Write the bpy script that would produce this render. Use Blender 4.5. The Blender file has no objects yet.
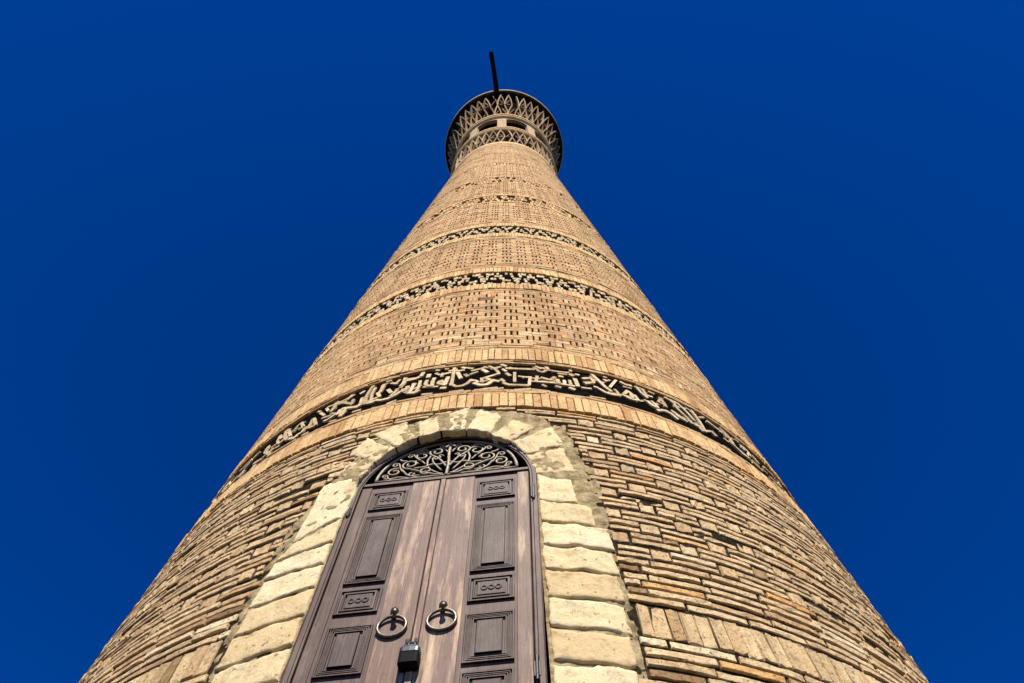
import bpy, math, random
import numpy as np
from mathutils import Vector, Matrix, noise

rng = np.random.default_rng(7)
random.seed(7)
scene = bpy.context.scene
C = scene.collection

# ------------------------------------------------------------------ camera
CAM_Y, CAM_Z, PITCH = -4.94269, 1.6, 1.1472619
cam_d = bpy.data.cameras.new("camera")
cam = bpy.data.objects.new("camera", cam_d)
C.objects.link(cam)
cam.location = (0, CAM_Y, CAM_Z)
cam.rotation_euler = (math.pi / 2 + PITCH, 0, 0)
cam_d.sensor_width = 36.0
cam_d.lens = 764.63 / 1024 * 36
cam_d.shift_x = 8 / 1024
cam_d.clip_start = 0.05
cam_d.clip_end = 5000
scene.camera = cam

# ------------------------------------------------------------------ light
SUN_EL, SUN_AZ = math.radians(53), math.radians(3)       # azimuth measured from behind the camera, towards the right
EXPOSURE = 0.82
world = bpy.data.worlds.new("World")
scene.world = world
world.use_nodes = True
nt = world.node_tree
nt.nodes.clear()
sky = nt.nodes.new("ShaderNodeTexSky")
sky.sky_type = 'NISHITA'
sky.sun_disc = False
sky.sun_elevation = SUN_EL
sky.sun_rotation = math.pi - SUN_AZ
sky.altitude = 2500
sky.air_density = 1.0
sky.dust_density = 0.0
sky.ozone_density = 6.0
hsv = nt.nodes.new("ShaderNodeHueSaturation")             # polarising filter: deeper, more saturated blue
hsv.inputs['Hue'].default_value = 0.5105
hsv.inputs['Saturation'].default_value = 1.3
hsv.inputs['Value'].default_value = 0.9
bg = nt.nodes.new("ShaderNodeBackground")
bg.inputs['Strength'].default_value = 0.06
wo = nt.nodes.new("ShaderNodeOutputWorld")
gam = nt.nodes.new("ShaderNodeGamma")
gam.inputs['Gamma'].default_value = 1.35
nt.links.new(sky.outputs[0], gam.inputs['Color'])
nt.links.new(gam.outputs[0], hsv.inputs['Color'])
nt.links.new(hsv.outputs[0], bg.inputs['Color'])
nt.links.new(bg.outputs[0], wo.inputs['Surface'])

sun_d = bpy.data.lights.new("sun", 'SUN')
sun_d.energy = 5.0
sun_d.angle = math.radians(0.5)
sun_d.color = (1.0, 0.91, 0.77)
sun = bpy.data.objects.new("sun", sun_d)
C.objects.link(sun)
to_sun = Vector((math.sin(SUN_AZ) * math.cos(SUN_EL), -math.cos(SUN_AZ) * math.cos(SUN_EL), math.sin(SUN_EL)))
sun.rotation_euler = to_sun.to_track_quat('Z', 'Y').to_euler()
sun.location = (5, -20, 40)

scene.view_settings.view_transform = 'Standard'
scene.view_settings.look = 'None'
scene.view_settings.gamma = 1.0
scene.view_settings.use_curve_mapping = False
scene.view_settings.exposure = EXPOSURE

# ------------------------------------------------------------------ materials
def new_mat(name):
    m = bpy.data.materials.new(name)
    m.use_nodes = True
    n = m.node_tree
    return m, n, n.nodes['Principled BSDF']

def ramp(n, stops, src, interp='LINEAR'):
    r = n.nodes.new("ShaderNodeValToRGB")
    r.color_ramp.interpolation = interp
    els = r.color_ramp.elements
    while len(els) < len(stops):
        els.new(0.5)
    for e, (p, c) in zip(els, stops):
        e.position = p
        e.color = (*c, 1) if len(c) == 3 else c
    n.links.new(src, r.inputs[0])
    return r.outputs[0]

def nz(n, vec, scale, detail=5, rough=0.6):
    t = n.nodes.new("ShaderNodeTexNoise")
    t.inputs['Scale'].default_value = scale
    t.inputs['Detail'].default_value = detail
    t.inputs['Roughness'].default_value = rough
    n.links.new(vec, t.inputs['Vector'])
    return t.outputs['Fac']

def mixc(n, a, b, fac, mode='MIX'):
    m = n.nodes.new("ShaderNodeMix")
    m.data_type = 'RGBA'
    m.blend_type = mode
    for sock, val in ((m.inputs[6], a), (m.inputs[7], b), (m.inputs[0], fac)):
        if hasattr(val, 'is_linked'):
            n.links.new(val, sock)
        elif isinstance(val, tuple):
            sock.default_value = (*val, 1)
        else:
            sock.default_value = val
    return m.outputs[2]

def bump(n, b, h, strength, dist):
    bp = n.nodes.new("ShaderNodeBump")
    bp.inputs['Strength'].default_value = strength
    bp.inputs['Distance'].default_value = dist
    n.links.new(h, bp.inputs['Height'])
    n.links.new(bp.outputs[0], b.inputs['Normal'])

def objco(n, scale=None):
    tc = n.nodes.new("ShaderNodeTexCoord")
    if scale is None:
        return tc.outputs['Object']
    mp = n.nodes.new("ShaderNodeMapping")
    mp.inputs['Scale'].default_value = scale
    n.links.new(tc.outputs['Object'], mp.inputs['Vector'])
    return mp.outputs[0]

def tint_node(n):
    a = n.nodes.new("ShaderNodeAttribute")
    a.attribute_name = 'tint'
    return a.outputs['Fac']

def brick_material(name, stops, grime=(0.25, 0.21, 0.15), grime_lo=0.56, grime_hi=0.72, mott=0.45):
    m, n, b = new_mat(name)
    co = objco(n)
    col = ramp(n, stops, tint_node(n))
    f1 = nz(n, co, 38, 6, 0.7)
    mo = ramp(n, [(0.25, (1 - mott,) * 3), (0.5, (0.95,) * 3), (0.75, (1.12, 1.1, 1.05))], f1)
    col = mixc(n, col, mo, 1.0, 'MULTIPLY')
    f2 = nz(n, co, 2.3, 7, 0.68)
    g = ramp(n, [(grime_lo, (0, 0, 0)), (grime_hi, (0.75, 0.75, 0.75))], f2)
    col = mixc(n, col, grime, g)
    f5 = nz(n, co, 13, 6, 0.75)
    col = mixc(n, col, ramp(n, [(0.3, (0.62, 0.58, 0.52)), (0.5, (1, 1, 1)), (0.72, (1.15, 1.12, 1.05))], f5), 0.9, 'MULTIPLY')
    st = nz(n, objco(n, (7, 7, 0.35)), 1.0, 6, 0.7)
    col = mixc(n, col, ramp(n, [(0.32, (0.66, 0.62, 0.57)), (0.5, (1, 1, 1))], st), 0.8, 'MULTIPLY')
    f4 = nz(n, co, 75, 4, 0.65)
    pit = ramp(n, [(0.34, (0.22, 0.17, 0.12)), (0.43, (1, 1, 1))], f4)
    col = mixc(n, col, pit, 0.9, 'MULTIPLY')
    n.links.new(col, b.inputs['Base Color'])
    b.inputs['Roughness'].default_value = 0.95
    b.inputs['Specular IOR Level'].default_value = 0.15
    bump(n, b, nz(n, co, 70, 6, 0.75), 0.75, 0.012)
    return m

BUFF = [(0.0, (0.237, 0.127, 0.051)), (0.12, (0.361, 0.2, 0.083)), (0.24, (0.494, 0.278, 0.122)), (0.36, (0.494, 0.324, 0.154)), (0.48, (0.57, 0.348, 0.16)), (0.62, (0.58, 0.396, 0.193)), (0.74, (0.636, 0.413, 0.205)), (0.9, (0.722, 0.525, 0.291)), (0.95, (0.617, 0.332, 0.114)), (1.0, (0.57, 0.249, 0.071))]
PALE = [(0.0, (0.48, 0.273, 0.107)), (0.3, (0.63, 0.395, 0.177)), (0.7, (0.71, 0.479, 0.23)), (1.0, (0.78, 0.532, 0.23))]
SANDY = [(0.0, (0.26, 0.160, 0.076)), (0.12, (0.40, 0.258, 0.125)), (0.26, (0.53, 0.350, 0.180)), (0.40, (0.57, 0.415, 0.222)), (0.54, (0.62, 0.430, 0.225)),
         (0.68, (0.64, 0.490, 0.272)), (0.80, (0.69, 0.500, 0.280)), (0.90, (0.77, 0.625, 0.385)), (0.95, (0.66, 0.395, 0.155)), (1.0, (0.60, 0.29, 0.10))]
M_ROUGH = brick_material("rough_brick", SANDY, grime=(0.30, 0.24, 0.14), grime_lo=0.56, grime_hi=0.74, mott=0.5)
M_FINE = brick_material("buff_brick", BUFF, grime=(0.29, 0.20, 0.12), grime_lo=0.52, grime_hi=0.78, mott=0.42)
M_TRIM = brick_material("pale_brick", PALE, grime=(0.36, 0.27, 0.18), grime_lo=0.6, grime_hi=0.8, mott=0.35)
M_LETTER = brick_material("carved_terracotta", [(0, (0.44, 0.32, 0.18)), (0.5, (0.62, 0.47, 0.27)), (1, (0.74, 0.60, 0.38))],
                          grime=(0.30, 0.27, 0.2), mott=0.45)
M_RIB = brick_material("cornice_rib", [(0, (0.17, 0.10, 0.048)), (0.5, (0.36, 0.235, 0.12)), (1, (0.58, 0.42, 0.24))], mott=0.5)

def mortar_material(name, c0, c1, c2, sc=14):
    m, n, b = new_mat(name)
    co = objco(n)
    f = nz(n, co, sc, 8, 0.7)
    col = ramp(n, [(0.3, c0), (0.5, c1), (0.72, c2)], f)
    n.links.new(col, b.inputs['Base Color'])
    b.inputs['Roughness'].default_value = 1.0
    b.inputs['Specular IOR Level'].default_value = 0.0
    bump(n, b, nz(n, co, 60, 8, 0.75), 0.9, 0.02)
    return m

M_MORTAR = mortar_material("old_mortar", (0.010, 0.008, 0.005), (0.030, 0.023, 0.015), (0.15, 0.115, 0.07))
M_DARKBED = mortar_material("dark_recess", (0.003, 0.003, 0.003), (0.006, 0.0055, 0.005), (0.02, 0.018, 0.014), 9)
M_CORNBED = mortar_material("shade_toned_brick", (0.008, 0.006, 0.004), (0.016, 0.011, 0.007), (0.05, 0.033, 0.02), 6)  # near-black brown puts the overhang's shade into the cornice core and rim soffit
M_PATCH = mortar_material("mortar_patch", (0.12, 0.09, 0.045), (0.37, 0.285, 0.15), (0.66, 0.53, 0.31), 19)

def stone_material():
    m, n, b = new_mat("pale_limestone")
    co = objco(n)
    col = ramp(n, [(0.0, (0.58, 0.44, 0.235)), (0.5, (0.69, 0.56, 0.335)), (1.0, (0.76, 0.645, 0.42))], tint_node(n))
    mo = ramp(n, [(0.28, (0.60, 0.52, 0.38)), (0.46, (1, 0.97, 0.9)), (0.7, (1.15, 1.14, 1.12))], nz(n, co, 12, 9, 0.74))
    col = mixc(n, col, mo, 1.0, 'MULTIPLY')
    col = mixc(n, col, (0.30, 0.27, 0.19), ramp(n, [(0.54, (0, 0, 0)), (0.68, (0.85, 0.85, 0.85))], nz(n, co, 10, 10, 0.8)))
    pit = ramp(n, [(0.33, (0.25, 0.19, 0.11)), (0.39, (1, 1, 1))], nz(n, co, 40, 5, 0.65))
    col = mixc(n, col, pit, 0.85, 'MULTIPLY')
    n.links.new(col, b.inputs['Base Color'])
    b.inputs['Roughness'].default_value = 0.95
    b.inputs['Specular IOR Level'].default_value = 0.15
    bump(n, b, nz(n, co, 48, 10, 0.82), 0.85, 0.012)
    return m
M_STONE = stone_material()

def wood_material(name, dark, mid, worn, wear_lo, wear_hi):
    m, n, b = new_mat(name)
    grain = nz(n, objco(n, (60, 60, 2.2)), 1.0, 8, 0.65)
    col = ramp(n, [(0.3, dark), (0.62, mid)], grain)
    w = nz(n, objco(n, (16, 16, 1.6)), 1.0, 9, 0.72)
    wf = ramp(n, [(wear_lo, (0, 0, 0)), (wear_hi, (0.9, 0.9, 0.9))], w)
    col = mixc(n, col, worn, wf)
    dust = ramp(n, [(0.50, (0, 0, 0)), (0.75, (0.32, 0.32, 0.32))], nz(n, objco(n, (1, 1, 0.5)), 7, 8, 0.75))
    crk = nz(n, objco(n, (95, 95, 1.3)), 1.0, 5, 0.6)
    col = mixc(n, col, ramp(n, [(0.30, (0.25, 0.22, 0.2)), (0.37, (1, 1, 1))], crk), 0.9, 'MULTIPLY')
    col = mixc(n, col, (0.30, 0.235, 0.195), dust)
    spk = ramp(n, [(0.3, (0.5, 0.45, 0.4)), (0.4, (1, 1, 1))], nz(n, objco(n, (70, 70, 18)), 1.0, 4, 0.6))
    col = mixc(n, col, spk, 0.8, 'MULTIPLY')
    n.links.new(col, b.inputs['Base Color'])
    b.inputs['Roughness'].default_value = 0.62
    b.inputs['Specular IOR Level'].default_value = 0.3
    bump(n, b, nz(n, objco(n, (110, 110, 4)), 1.0, 7, 0.7), 0.45, 0.004)
    return m
M_WOOD = wood_material("brown_painted_wood", (0.050, 0.027, 0.021), (0.082, 0.047, 0.037), (0.18, 0.115, 0.088), 0.56, 0.80)
M_PANEL = wood_material("dark_panel_wood", (0.030, 0.018, 0.015), (0.060, 0.037, 0.031), (0.17, 0.118, 0.095), 0.56, 0.80)
M_BOARD = wood_material("worn_brown_board", (0.090, 0.050, 0.037), (0.150, 0.088, 0.064), (0.52, 0.36, 0.22), 0.50, 0.68)

def metal(name, col, metallic, rough, var=0.5, sc=60):
    m, n, b = new_mat(name)
    c2 = tuple(x * var for x in col)
    c = ramp(n, [(0.35, c2), (0.65, col)], nz(n, objco(n), sc, 6, 0.7))
    n.links.new(c, b.inputs['Base Color'])
    b.inputs['Metallic'].default_value = metallic
    if metallic == 0.0:
        b.inputs['Specular IOR Level'].default_value = 0.0 if rough > 0.9 else 0.08
    b.inputs['Roughness'].default_value = rough
    return m
M_IRON = metal("black_iron", (0.035, 0.032, 0.03), 0.6, 0.5)
M_RINGM = metal("worn_bronze", (0.20, 0.17, 0.13), 0.8, 0.42, 0.35, 90)
M_GRILLE = metal("beige_painted_iron", (0.34, 0.28, 0.18), 0.1, 0.6, 0.4, 50)
M_LOCKS = metal("dull_steel", (0.06, 0.07, 0.08), 0.8, 0.45)
M_LOCKB = metal("shaded_lock_body", (0.004, 0.004, 0.004), 0.0, 0.7)  # near-black colour paints in the unlit underside of the lock
M_POLE = metal("weathered_dark_pole", (0.003, 0.0025, 0.002), 0.0, 1.0)

def ground_material():
    m, n, b = new_mat("dark_paving")
    co = objco(n)
    br = n.nodes.new("ShaderNodeTexBrick")
    br.inputs['Scale'].default_value = 1.0
    br.inputs['Brick Width'].default_value = 0.5
    br.inputs['Row Height'].default_value = 0.5
    br.inputs['Mortar Size'].default_value = 0.008
    br.inputs['Color1'].default_value = (0.05, 0.043, 0.034, 1)
    br.inputs['Color2'].default_value = (0.04, 0.035, 0.028, 1)
    br.inputs['Mortar'].default_value = (0.03, 0.027, 0.022, 1)
    n.links.new(co, br.inputs['Vector'])
    mo = ramp(n, [(0.3, (0.75,) * 3), (0.7, (1.1,) * 3)], nz(n, co, 3, 8, 0.7))
    n.links.new(mixc(n, br.outputs[0], mo, 1.0, 'MULTIPLY'), b.inputs['Base Color'])
    b.inputs['Roughness'].default_value = 0.95
    bump(n, b, nz(n, co, 40, 6, 0.7), 0.4, 0.01)
    return m
M_GROUND = ground_material()

# ------------------------------------------------------------------ tower frame
R0, HA = 3.0, 40.0
def rad(z):
    return R0 * (1 - (np.asarray(z, float) - CAM_Z) / HA)
def pos(th_deg, z, d):
    t = np.radians(th_deg)
    r = rad(z) + d
    return np.stack([r * np.sin(t), -r * np.cos(t), np.asarray(z, float) + 0 * t], -1)

class MB:
    """collects vertices, quads, a tint per vertex and a material slot per face"""
    def __init__(s):
        s.v, s.f, s.t, s.m, s.n = [], [], [], [], 0
    def add(s, v, f, tint=0.5, mat=0):
        v = np.asarray(v, float).reshape(-1, 3)
        f = np.asarray(f, int).reshape(-1, 4)
        s.v.append(v)
        s.f.append(f + s.n)
        s.t.append(np.broadcast_to(np.asarray(tint, float), (len(v),)) if np.ndim(tint) == 0 else np.asarray(tint, float))
        s.m.append(np.full(len(f), mat, int))
        s.n += len(v)
    def build(s, name, mats, parent=None, smooth=False, matrix=None):
        v = np.concatenate(s.v); f = np.concatenate(s.f); t = np.concatenate(s.t); mi = np.concatenate(s.m)
        me = bpy.data.meshes.new(name)
        tri = f[:, 3] == f[:, 2]
        cnt = np.where(tri, 3, 4)
        keep = np.ones((len(f), 4), bool); keep[tri, 3] = False
        loops = f[keep]
        me.vertices.add(len(v)); me.vertices.foreach_set('co', v.ravel().astype(np.float32))
        me.loops.add(len(loops)); me.loops.foreach_set('vertex_index', loops.astype(np.int32))
        me.polygons.add(len(f))
        st = np.concatenate([[0], np.cumsum(cnt)[:-1]])
        me.polygons.foreach_set('loop_start', st.astype(np.int32))
        me.polygons.foreach_set('material_index', mi.astype(np.int32))
        me.polygons.foreach_set('use_smooth', np.full(len(f), smooth, bool))
        a = me.attributes.new('tint', 'FLOAT', 'POINT')
        a.data.foreach_set('value', t.astype(np.float32))
        for m in (mats if isinstance(mats, (list, tuple)) else [mats]):
            me.materials.append(m)
        me.update(calc_edges=True)
        me.validate()
        o = bpy.data.objects.new(name, me)
        C.objects.link(o)
        if parent is not None:
            o.parent = parent
        if matrix is not None:
            o.matrix_world = matrix
        return o

def empty(name, loc=(0, 0, 0), parent=None):
    o = bpy.data.objects.new(name, None)
    o.empty_display_size = 0.3
    C.objects.link(o)
    o.location = loc
    if parent is not None:
        o.parent = parent
    return o

def bricks(mb, th0, th1, z0, z1, d, tint, back=-0.06, c=0.004, jit=0.0, seg=1, mat=0):
    """many bricks on the cone at once: worn blocks with chamfered faces; seg = pieces along the length"""
    th0, th1, z0, z1, d, tint = [np.atleast_1d(np.asarray(x, float)) for x in np.broadcast_arrays(th0, th1, z0, z1, d, tint)]
    N = len(th0)
    if N == 0:
        return
    zm = (z0 + z1) / 2
    cd = np.degrees(c / rad(zm))                       # chamfer as an angle
    fr = np.linspace(0, 1, seg + 1)
    inner0, inner1 = th0 + cd, th1 - cd
    cols = [th0] + [inner0 + (inner1 - inner0) * q for q in fr] + [th1]
    K = len(cols)
    TH = np.stack(cols, 1)                             # N,K
    end = np.zeros(K); end[0] = end[-1] = 1
    prof_z = np.stack([z0, z0, z0 + c, z1 - c, z1, z1], 1)          # N,6
    TH6 = np.repeat(TH[:, :, None], 6, 2)
    Z6 = np.repeat(prof_z[:, None, :], K, 1)
    D6 = np.empty((N, K, 6))
    D6[:, :, 0] = back; D6[:, :, 5] = back
    D6[:, :, 1] = (d - c)[:, None]; D6[:, :, 4] = (d - c)[:, None]
    D6[:, :, 2] = d[:, None] - c * end[None]; D6[:, :, 3] = d[:, None] - c * end[None]
    if jit > 0:
        j = rng.normal(0, jit, (N, K, 6)); j[:, :, 0] = 0; j[:, :, 5] = 0
        D6 += j
        jz = rng.normal(0, jit * 0.7, (N, K, 1)) + rng.normal(0, jit * 0.55, (N, K, 6))
        Z6 = Z6 + jz
        TH6 = TH6 + np.degrees(rng.normal(0, jit * 0.5, (N, K, 6)) / 2.8)
    V = pos(TH6, Z6, D6).reshape(N, K * 6, 3)
    fl = []
    for k in range(K - 1):
        for q in range(5):
            a = k * 6 + q; b = (k + 1) * 6 + q
            fl.append((a, b, b + 1, a + 1))
    e = (K - 1) * 6
    fl += [(0, 1, 4, 5), (1, 2, 3, 4), (e + 5, e + 4, e + 1, e), (e + 4, e + 3, e + 2, e + 1)]
    fl = np.array(fl)
    F = (fl[None] + (np.arange(N) * K * 6)[:, None, None]).reshape(-1, 4)
    mb.add(V.reshape(-1, 3), F, np.repeat(tint, K * 6), mat)

def plain_bricks(mb, th0, th1, z0, z1, d, tint, back=-0.06, mat=0):
    th0, th1, z0, z1, d, tint = [np.atleast_1d(np.asarray(x, float)) for x in np.broadcast_arrays(th0, th1, z0, z1, d, tint)]
    N = len(th0)
    bk = np.full(N, back)
    V = np.stack([pos(th0, z0, bk), pos(th0, z0, d), pos(th0, z1, d), pos(th0, z1, bk),
                  pos(th1, z0, bk), pos(th1, z0, d), pos(th1, z1, d), pos(th1, z1, bk)], 1)
    fl = np.array([(0, 4, 5, 1), (1, 5, 6, 2), (2, 6, 7, 3), (0, 1, 2, 3), (7, 6, 5, 4)])
    F = (fl[None] + (np.arange(N) * 8)[:, None, None]).reshape(-1, 4)
    mb.add(V.reshape(-1, 3), F, np.repeat(tint, 8), mat)

def tints(n, orange=0.05, sd=0.20):
    t = np.clip(rng.normal(0.5, sd, n), 0, 0.9)
    o = rng.random(n) < orange
    t[o] = rng.uniform(0.93, 1.0, o.sum())
    return t

def revolve(mb, prof, n=96, tint=0.5, mat=0, th0=0.0, th1=360.0):
    """surface of revolution about the tower axis; prof = [(r, z), ...]"""
    prof = np.array(prof, float)
    th = np.radians(np.linspace(th0, th1, n + 1))
    K = len(prof)
    V = np.stack([np.outer(np.sin(th), prof[:, 0]), np.outer(-np.cos(th), prof[:, 0]), np.outer(np.ones(n + 1), prof[:, 1])], -1)
    i = np.arange(n)[:, None] * K + np.arange(K - 1)[None]
    F = np.stack([i, i + K, i + K + 1, i + 1], -1).reshape(-1, 4)
    mb.add(V.reshape(-1, 3), F, tint, mat)

def ribbon(mb, pts, w, d0, d1, tint=0.5, mat=0, taper=True, rfun=None, bev=0.12):
    """a raised stroke on the cone: polyline in (theta deg, z), mitred, bevelled, from depth d0 out to d1"""
    P = np.array(pts, float)
    R = rad(P[:, 1]) if rfun is None else rfun(P[:, 1])
    xy = np.stack([np.radians(P[:, 0]) * R.mean(), P[:, 1]], 1)
    keep = [0] + [i for i in range(1, len(xy)) if np.hypot(*(xy[i] - xy[i - 1])) > 0.004]
    xy, P, R = xy[keep], P[keep], R[keep]
    if len(xy) < 2:
        return
    tg = np.gradient(xy, axis=0)
    tg /= np.linalg.norm(tg, axis=1)[:, None] + 1e-9
    nr = np.stack([-tg[:, 1], tg[:, 0]], 1)
    xy[0] -= tg[0] * w * 0.3
    xy[-1] += tg[-1] * w * 0.3
    W = np.full(len(xy), w / 2)
    Rm = R.mean()
    prof = [(-1, d0), (-1, d1 - bev * w), (-1 + 2 * bev, d1), (1 - 2 * bev, d1), (1, d1 - bev * w), (1, d0)]
    rows = []
    for k, dd in prof:
        q = xy + nr * (W * k)[:, None]
        th = q[:, 0] / Rm
        r = (rad(q[:, 1]) if rfun is None else rfun(q[:, 1])) + dd
        rows.append(np.stack([r * np.sin(th), -r * np.cos(th), q[:, 1]], 1))
    V = np.stack(rows, 1)                 # n,6,3
    n = len(xy)
    F = []
    for i in range(n - 1):
        for k in range(5):
            F.append((i * 6 + k, i * 6 + k + 1, (i + 1) * 6 + k + 1, (i + 1) * 6 + k))
    e = (n - 1) * 6
    F += [(5, 4, 1, 0), (4, 3, 2, 1), (e, e + 1, e + 4, e + 5), (e + 1, e + 2, e + 3, e + 4)]
    mb.add(V.reshape(-1, 3), F, tint, mat)

# ------------------------------------------------------------------ door frame of reference
DTH = math.radians(-7.5)
dn = Vector((math.sin(DTH), -math.cos(DTH), 0))
dr = Vector((math.cos(DTH), math.sin(DTH), 0))
LEAN = 0.085
du = (Vector((0, 0, 1)) - dn * LEAN).normalized()
dy = du.cross(dr)
DO = dn * (float(rad(3.5)) - 0.06) + Vector((0, 0, 3.5))
DM = Matrix(((dr.x, dy.x, du.x, DO.x), (dr.y, dy.y, du.y, DO.y), (dr.z, dy.z, du.z, DO.z), (0, 0, 0, 1)))
def L(s, t, d=0.0):
    """door sheet coordinates (across, up, outwards) -> door-local point"""
    s, t, d = np.asarray(s, float), np.asarray(t, float), np.asarray(d, float)
    x = (0.9726 - 0.5 * d) * s + 0.0045 * t + 0.0132 + 0.323 * d
    z = (0.952 - 0.49 * d) * t - 0.0352 - 0.96 * d
    return np.stack(np.broadcast_arrays(x, -d, z * 1.0036), -1)

AC_S, AC_T, AA, AB = 0.025, 1.47, 0.492, 0.567           # the arch of the frame, in sheet coordinates
def arch_pts(a, b, n=40, cs=AC_S, ct=AC_T):
    ph = np.linspace(0, math.pi, n + 1)
    return cs + a * np.cos(ph), ct + b * np.sin(ph)

# the same opening on the cone: centre, half width in degrees, springing and rise
OC_TH, OC_A, OC_Z, OC_B = -6.45, 9.85, 4.83, 0.53
SILL_Z = 2.87
def in_opening(th, z, grow_m=0.0):
    x = (th - OC_TH) * 0.0476
    a = OC_A * 0.0476 + grow_m
    b = OC_B + grow_m
    up = (np.abs(x) < a) & (z <= OC_Z) & (z > SILL_Z - grow_m)
    ell = ((x / a) ** 2 + ((z - OC_Z) / b) ** 2 < 1) & (z > OC_Z)
    return up | ell

BR = np.array([(0.0, 9.7), (3.0, 9.8), (4.55, 10.0), (4.8, 9.8), (5.0, 9.3), (5.25, 8.0), (5.40, 6.8), (5.52, 4.3), (5.58, 1.0), (5.612, -4.0)])
BL = np.array([(0.0, -23.0), (3.0, -23.2), (4.3, -23.3), (4.6, -22.4), (4.85, -21.0), (5.05, -19.6), (5.3, -17.2), (5.47, -14.2), (5.57, -9.5), (5.612, -5.5)])
def surround_range(z):
    z = np.asarray(z, float)
    return np.interp(z, BL[:, 0], BL[:, 1]), np.interp(z, BR[:, 0], BR[:, 1])
SURR_BOTTOM = 2.7

# ------------------------------------------------------------------ the minaret
minaret = empty("minaret")
minaret['label'] = "tall tapering buff brick minaret with ornament bands and an arched wooden door"
minaret['category'] = "tower"
THR = 126.0                                              # laid bricks face the viewer's side, the far side is a plain brick skin

def fr_noise(th, z, s):
    return noise.noise(Vector((th * s * 0.05, z * s, 3.1)))

# --- rough brickwork of the lower shaft ------------------------------------------------
mb = MB()
UA = 360 / 51
def add_clipped(mbx, th0, th1, z0, z1, d, t, **kw):
    """lay bricks, leaving the stone surround of the door free"""
    th0, th1, z0, z1, d, t = [np.array(x, float) for x in np.broadcast_arrays(th0, th1, z0, z1, d, t)]
    zm = (z0 + z1) / 2
    lo, hi = surround_range(zm)
    lo = lo + rng.normal(0, 0.25, len(zm)); hi = hi + rng.normal(0, 0.25, len(zm))
    zone = (zm < 5.612) & (zm > SURR_BOTTOM)
    inside = zone & (th0 > lo) & (th1 < hi)
    cutr = zone & (th0 < lo) & (th1 > lo)
    cutl = zone & (th0 < hi) & (th1 > hi)
    th1 = np.where(cutr, lo, th1)
    th0 = np.where(cutl, hi, th0)
    ok = ~inside & (th1 - th0 > 0.45)
    bricks(mbx, th0[ok], th1[ok], z0[ok], z1[ok], d[ok], t[ok], **kw)

def wave(th, z):
    return 0.006 * np.sin(np.radians(th * 5 + z * 90)) + 0.004 * np.sin(np.radians(th * 13 + z * 300))

def rough_rows(zc_list, pitch, par0=0):
    for j, zc in zip(range(len(zc_list)), zc_list):
        ph = 17.6 if (j + par0) % 2 == 0 else 14.1
        ks = np.arange(-19, 19)
        c = ph + (ks - 2) * UA + rng.normal(0, 0.18, len(ks))
        ok = np.abs(c) < THR
        c = c[ok]; n = len(c)
        pw = rng.uniform(0.70, 0.95, n)
        wz = wave(c, zc)
        # plug block
        bricks_kw = dict(c=0.004, jit=0.0025, seg=3)
        add_clipped(mb, c - pw, c + pw, zc - pitch * 0.37 + wz, zc + pitch * 0.35 + wz, rng.normal(-0.001, 0.0025, n), np.clip(rng.normal(0.45, 0.16, n), 0.05, 0.9), **bricks_kw)
        # two thin stretchers, one over the other
        a = c + pw + rng.uniform(0.15, 0.35, n)
        b = np.append(c[1:] - pw[1:], c[-1] + UA - 0.9) - rng.uniform(0.15, 0.35, n)
        for q in (-1, 1):
            w2 = wave((a + b) / 2, zc) + rng.normal(0, 0.002, n)
            h = rng.uniform(0.026, 0.031, n)
            zc2 = zc + q * pitch * 0.222 + w2
            dd = rng.normal(0.0, 0.0022, n)
            lost = rng.random(n) < 0.035
            dd[lost] -= rng.uniform(0.006, 0.012, lost.sum())
            t = tints(n, 0.05, 0.16)
            brk = rng.random(n) < 0.10                      # some stretchers are broken into two
            mid = a + (b - a) * rng.uniform(0.3, 0.7, n)
            add_clipped(mb, a, np.where(brk, mid - 0.1, b), zc2 - h / 2, zc2 + h / 2, dd, t, c=0.003, jit=0.0014, seg=5)
            if brk.any():
                add_clipped(mb, mid[brk] + 0.1, b[brk], zc2[brk] - h[brk] / 2, zc2[brk] + h[brk] / 2, dd[brk] + rng.normal(0, 0.005, brk.sum()), tints(brk.sum(), 0.1), c=0.003, jit=0.0014, seg=3)

def courses(mbx, z0, z1, h, rough=True, length=5.2, mat=0):
    n = max(1, int(round((z1 - z0) / h)))
    hh = (z1 - z0) / n
    for i in range(n):
        zc = z0 + (i + 0.5) * hh
        off = rng.uniform(0, length)
        th = np.arange(-THR, THR, length) + off
        k = len(th)
        g = rng.uniform(0.05, 0.22, k) if rough else np.full(k, 0.05)
        a, b = th + g, th + length - g
        hgt = hh * (0.66 if rough else 0.9)
        if rough:
            add_clipped(mbx, a, b, zc - hgt / 2 + wave(a, zc), zc + hgt / 2 + wave(a, zc), rng.normal(0.001, 0.003, k), tints(k, 0.1), c=0.003, jit=0.0014, seg=5, mat=mat)
        else:
            add_clipped(mbx, a, b, zc - hgt / 2, zc + hgt / 2, rng.normal(0.0, 0.0025, k), tints(k, 0.04), c=0.003, jit=0.0012, seg=1, mat=mat)

def soldiers(mbx, z0, z1, w, d=0.0, rough=False, mat=0, orange=0.0):
    th = np.arange(-THR, THR, w)
    k = len(th)
    wj = rng.normal(0, w * 0.04, k)
    gap = 0.05 * w if not rough else 0.045 * w
    t = np.clip(rng.normal(0.5, 0.22, k), 0, 1)
    lift = rng.normal(0, 0.002, k)
    add_clipped(mbx, th + gap + wj, th + w - gap + np.roll(wj, -1), z0 + lift, z1 + lift, d + rng.normal(0, 0.0022, k), t,
                c=0.003 if not rough else 0.004, jit=0.0012 if not rough else 0.0025, seg=1 if not rough else 2, mat=mat)

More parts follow.
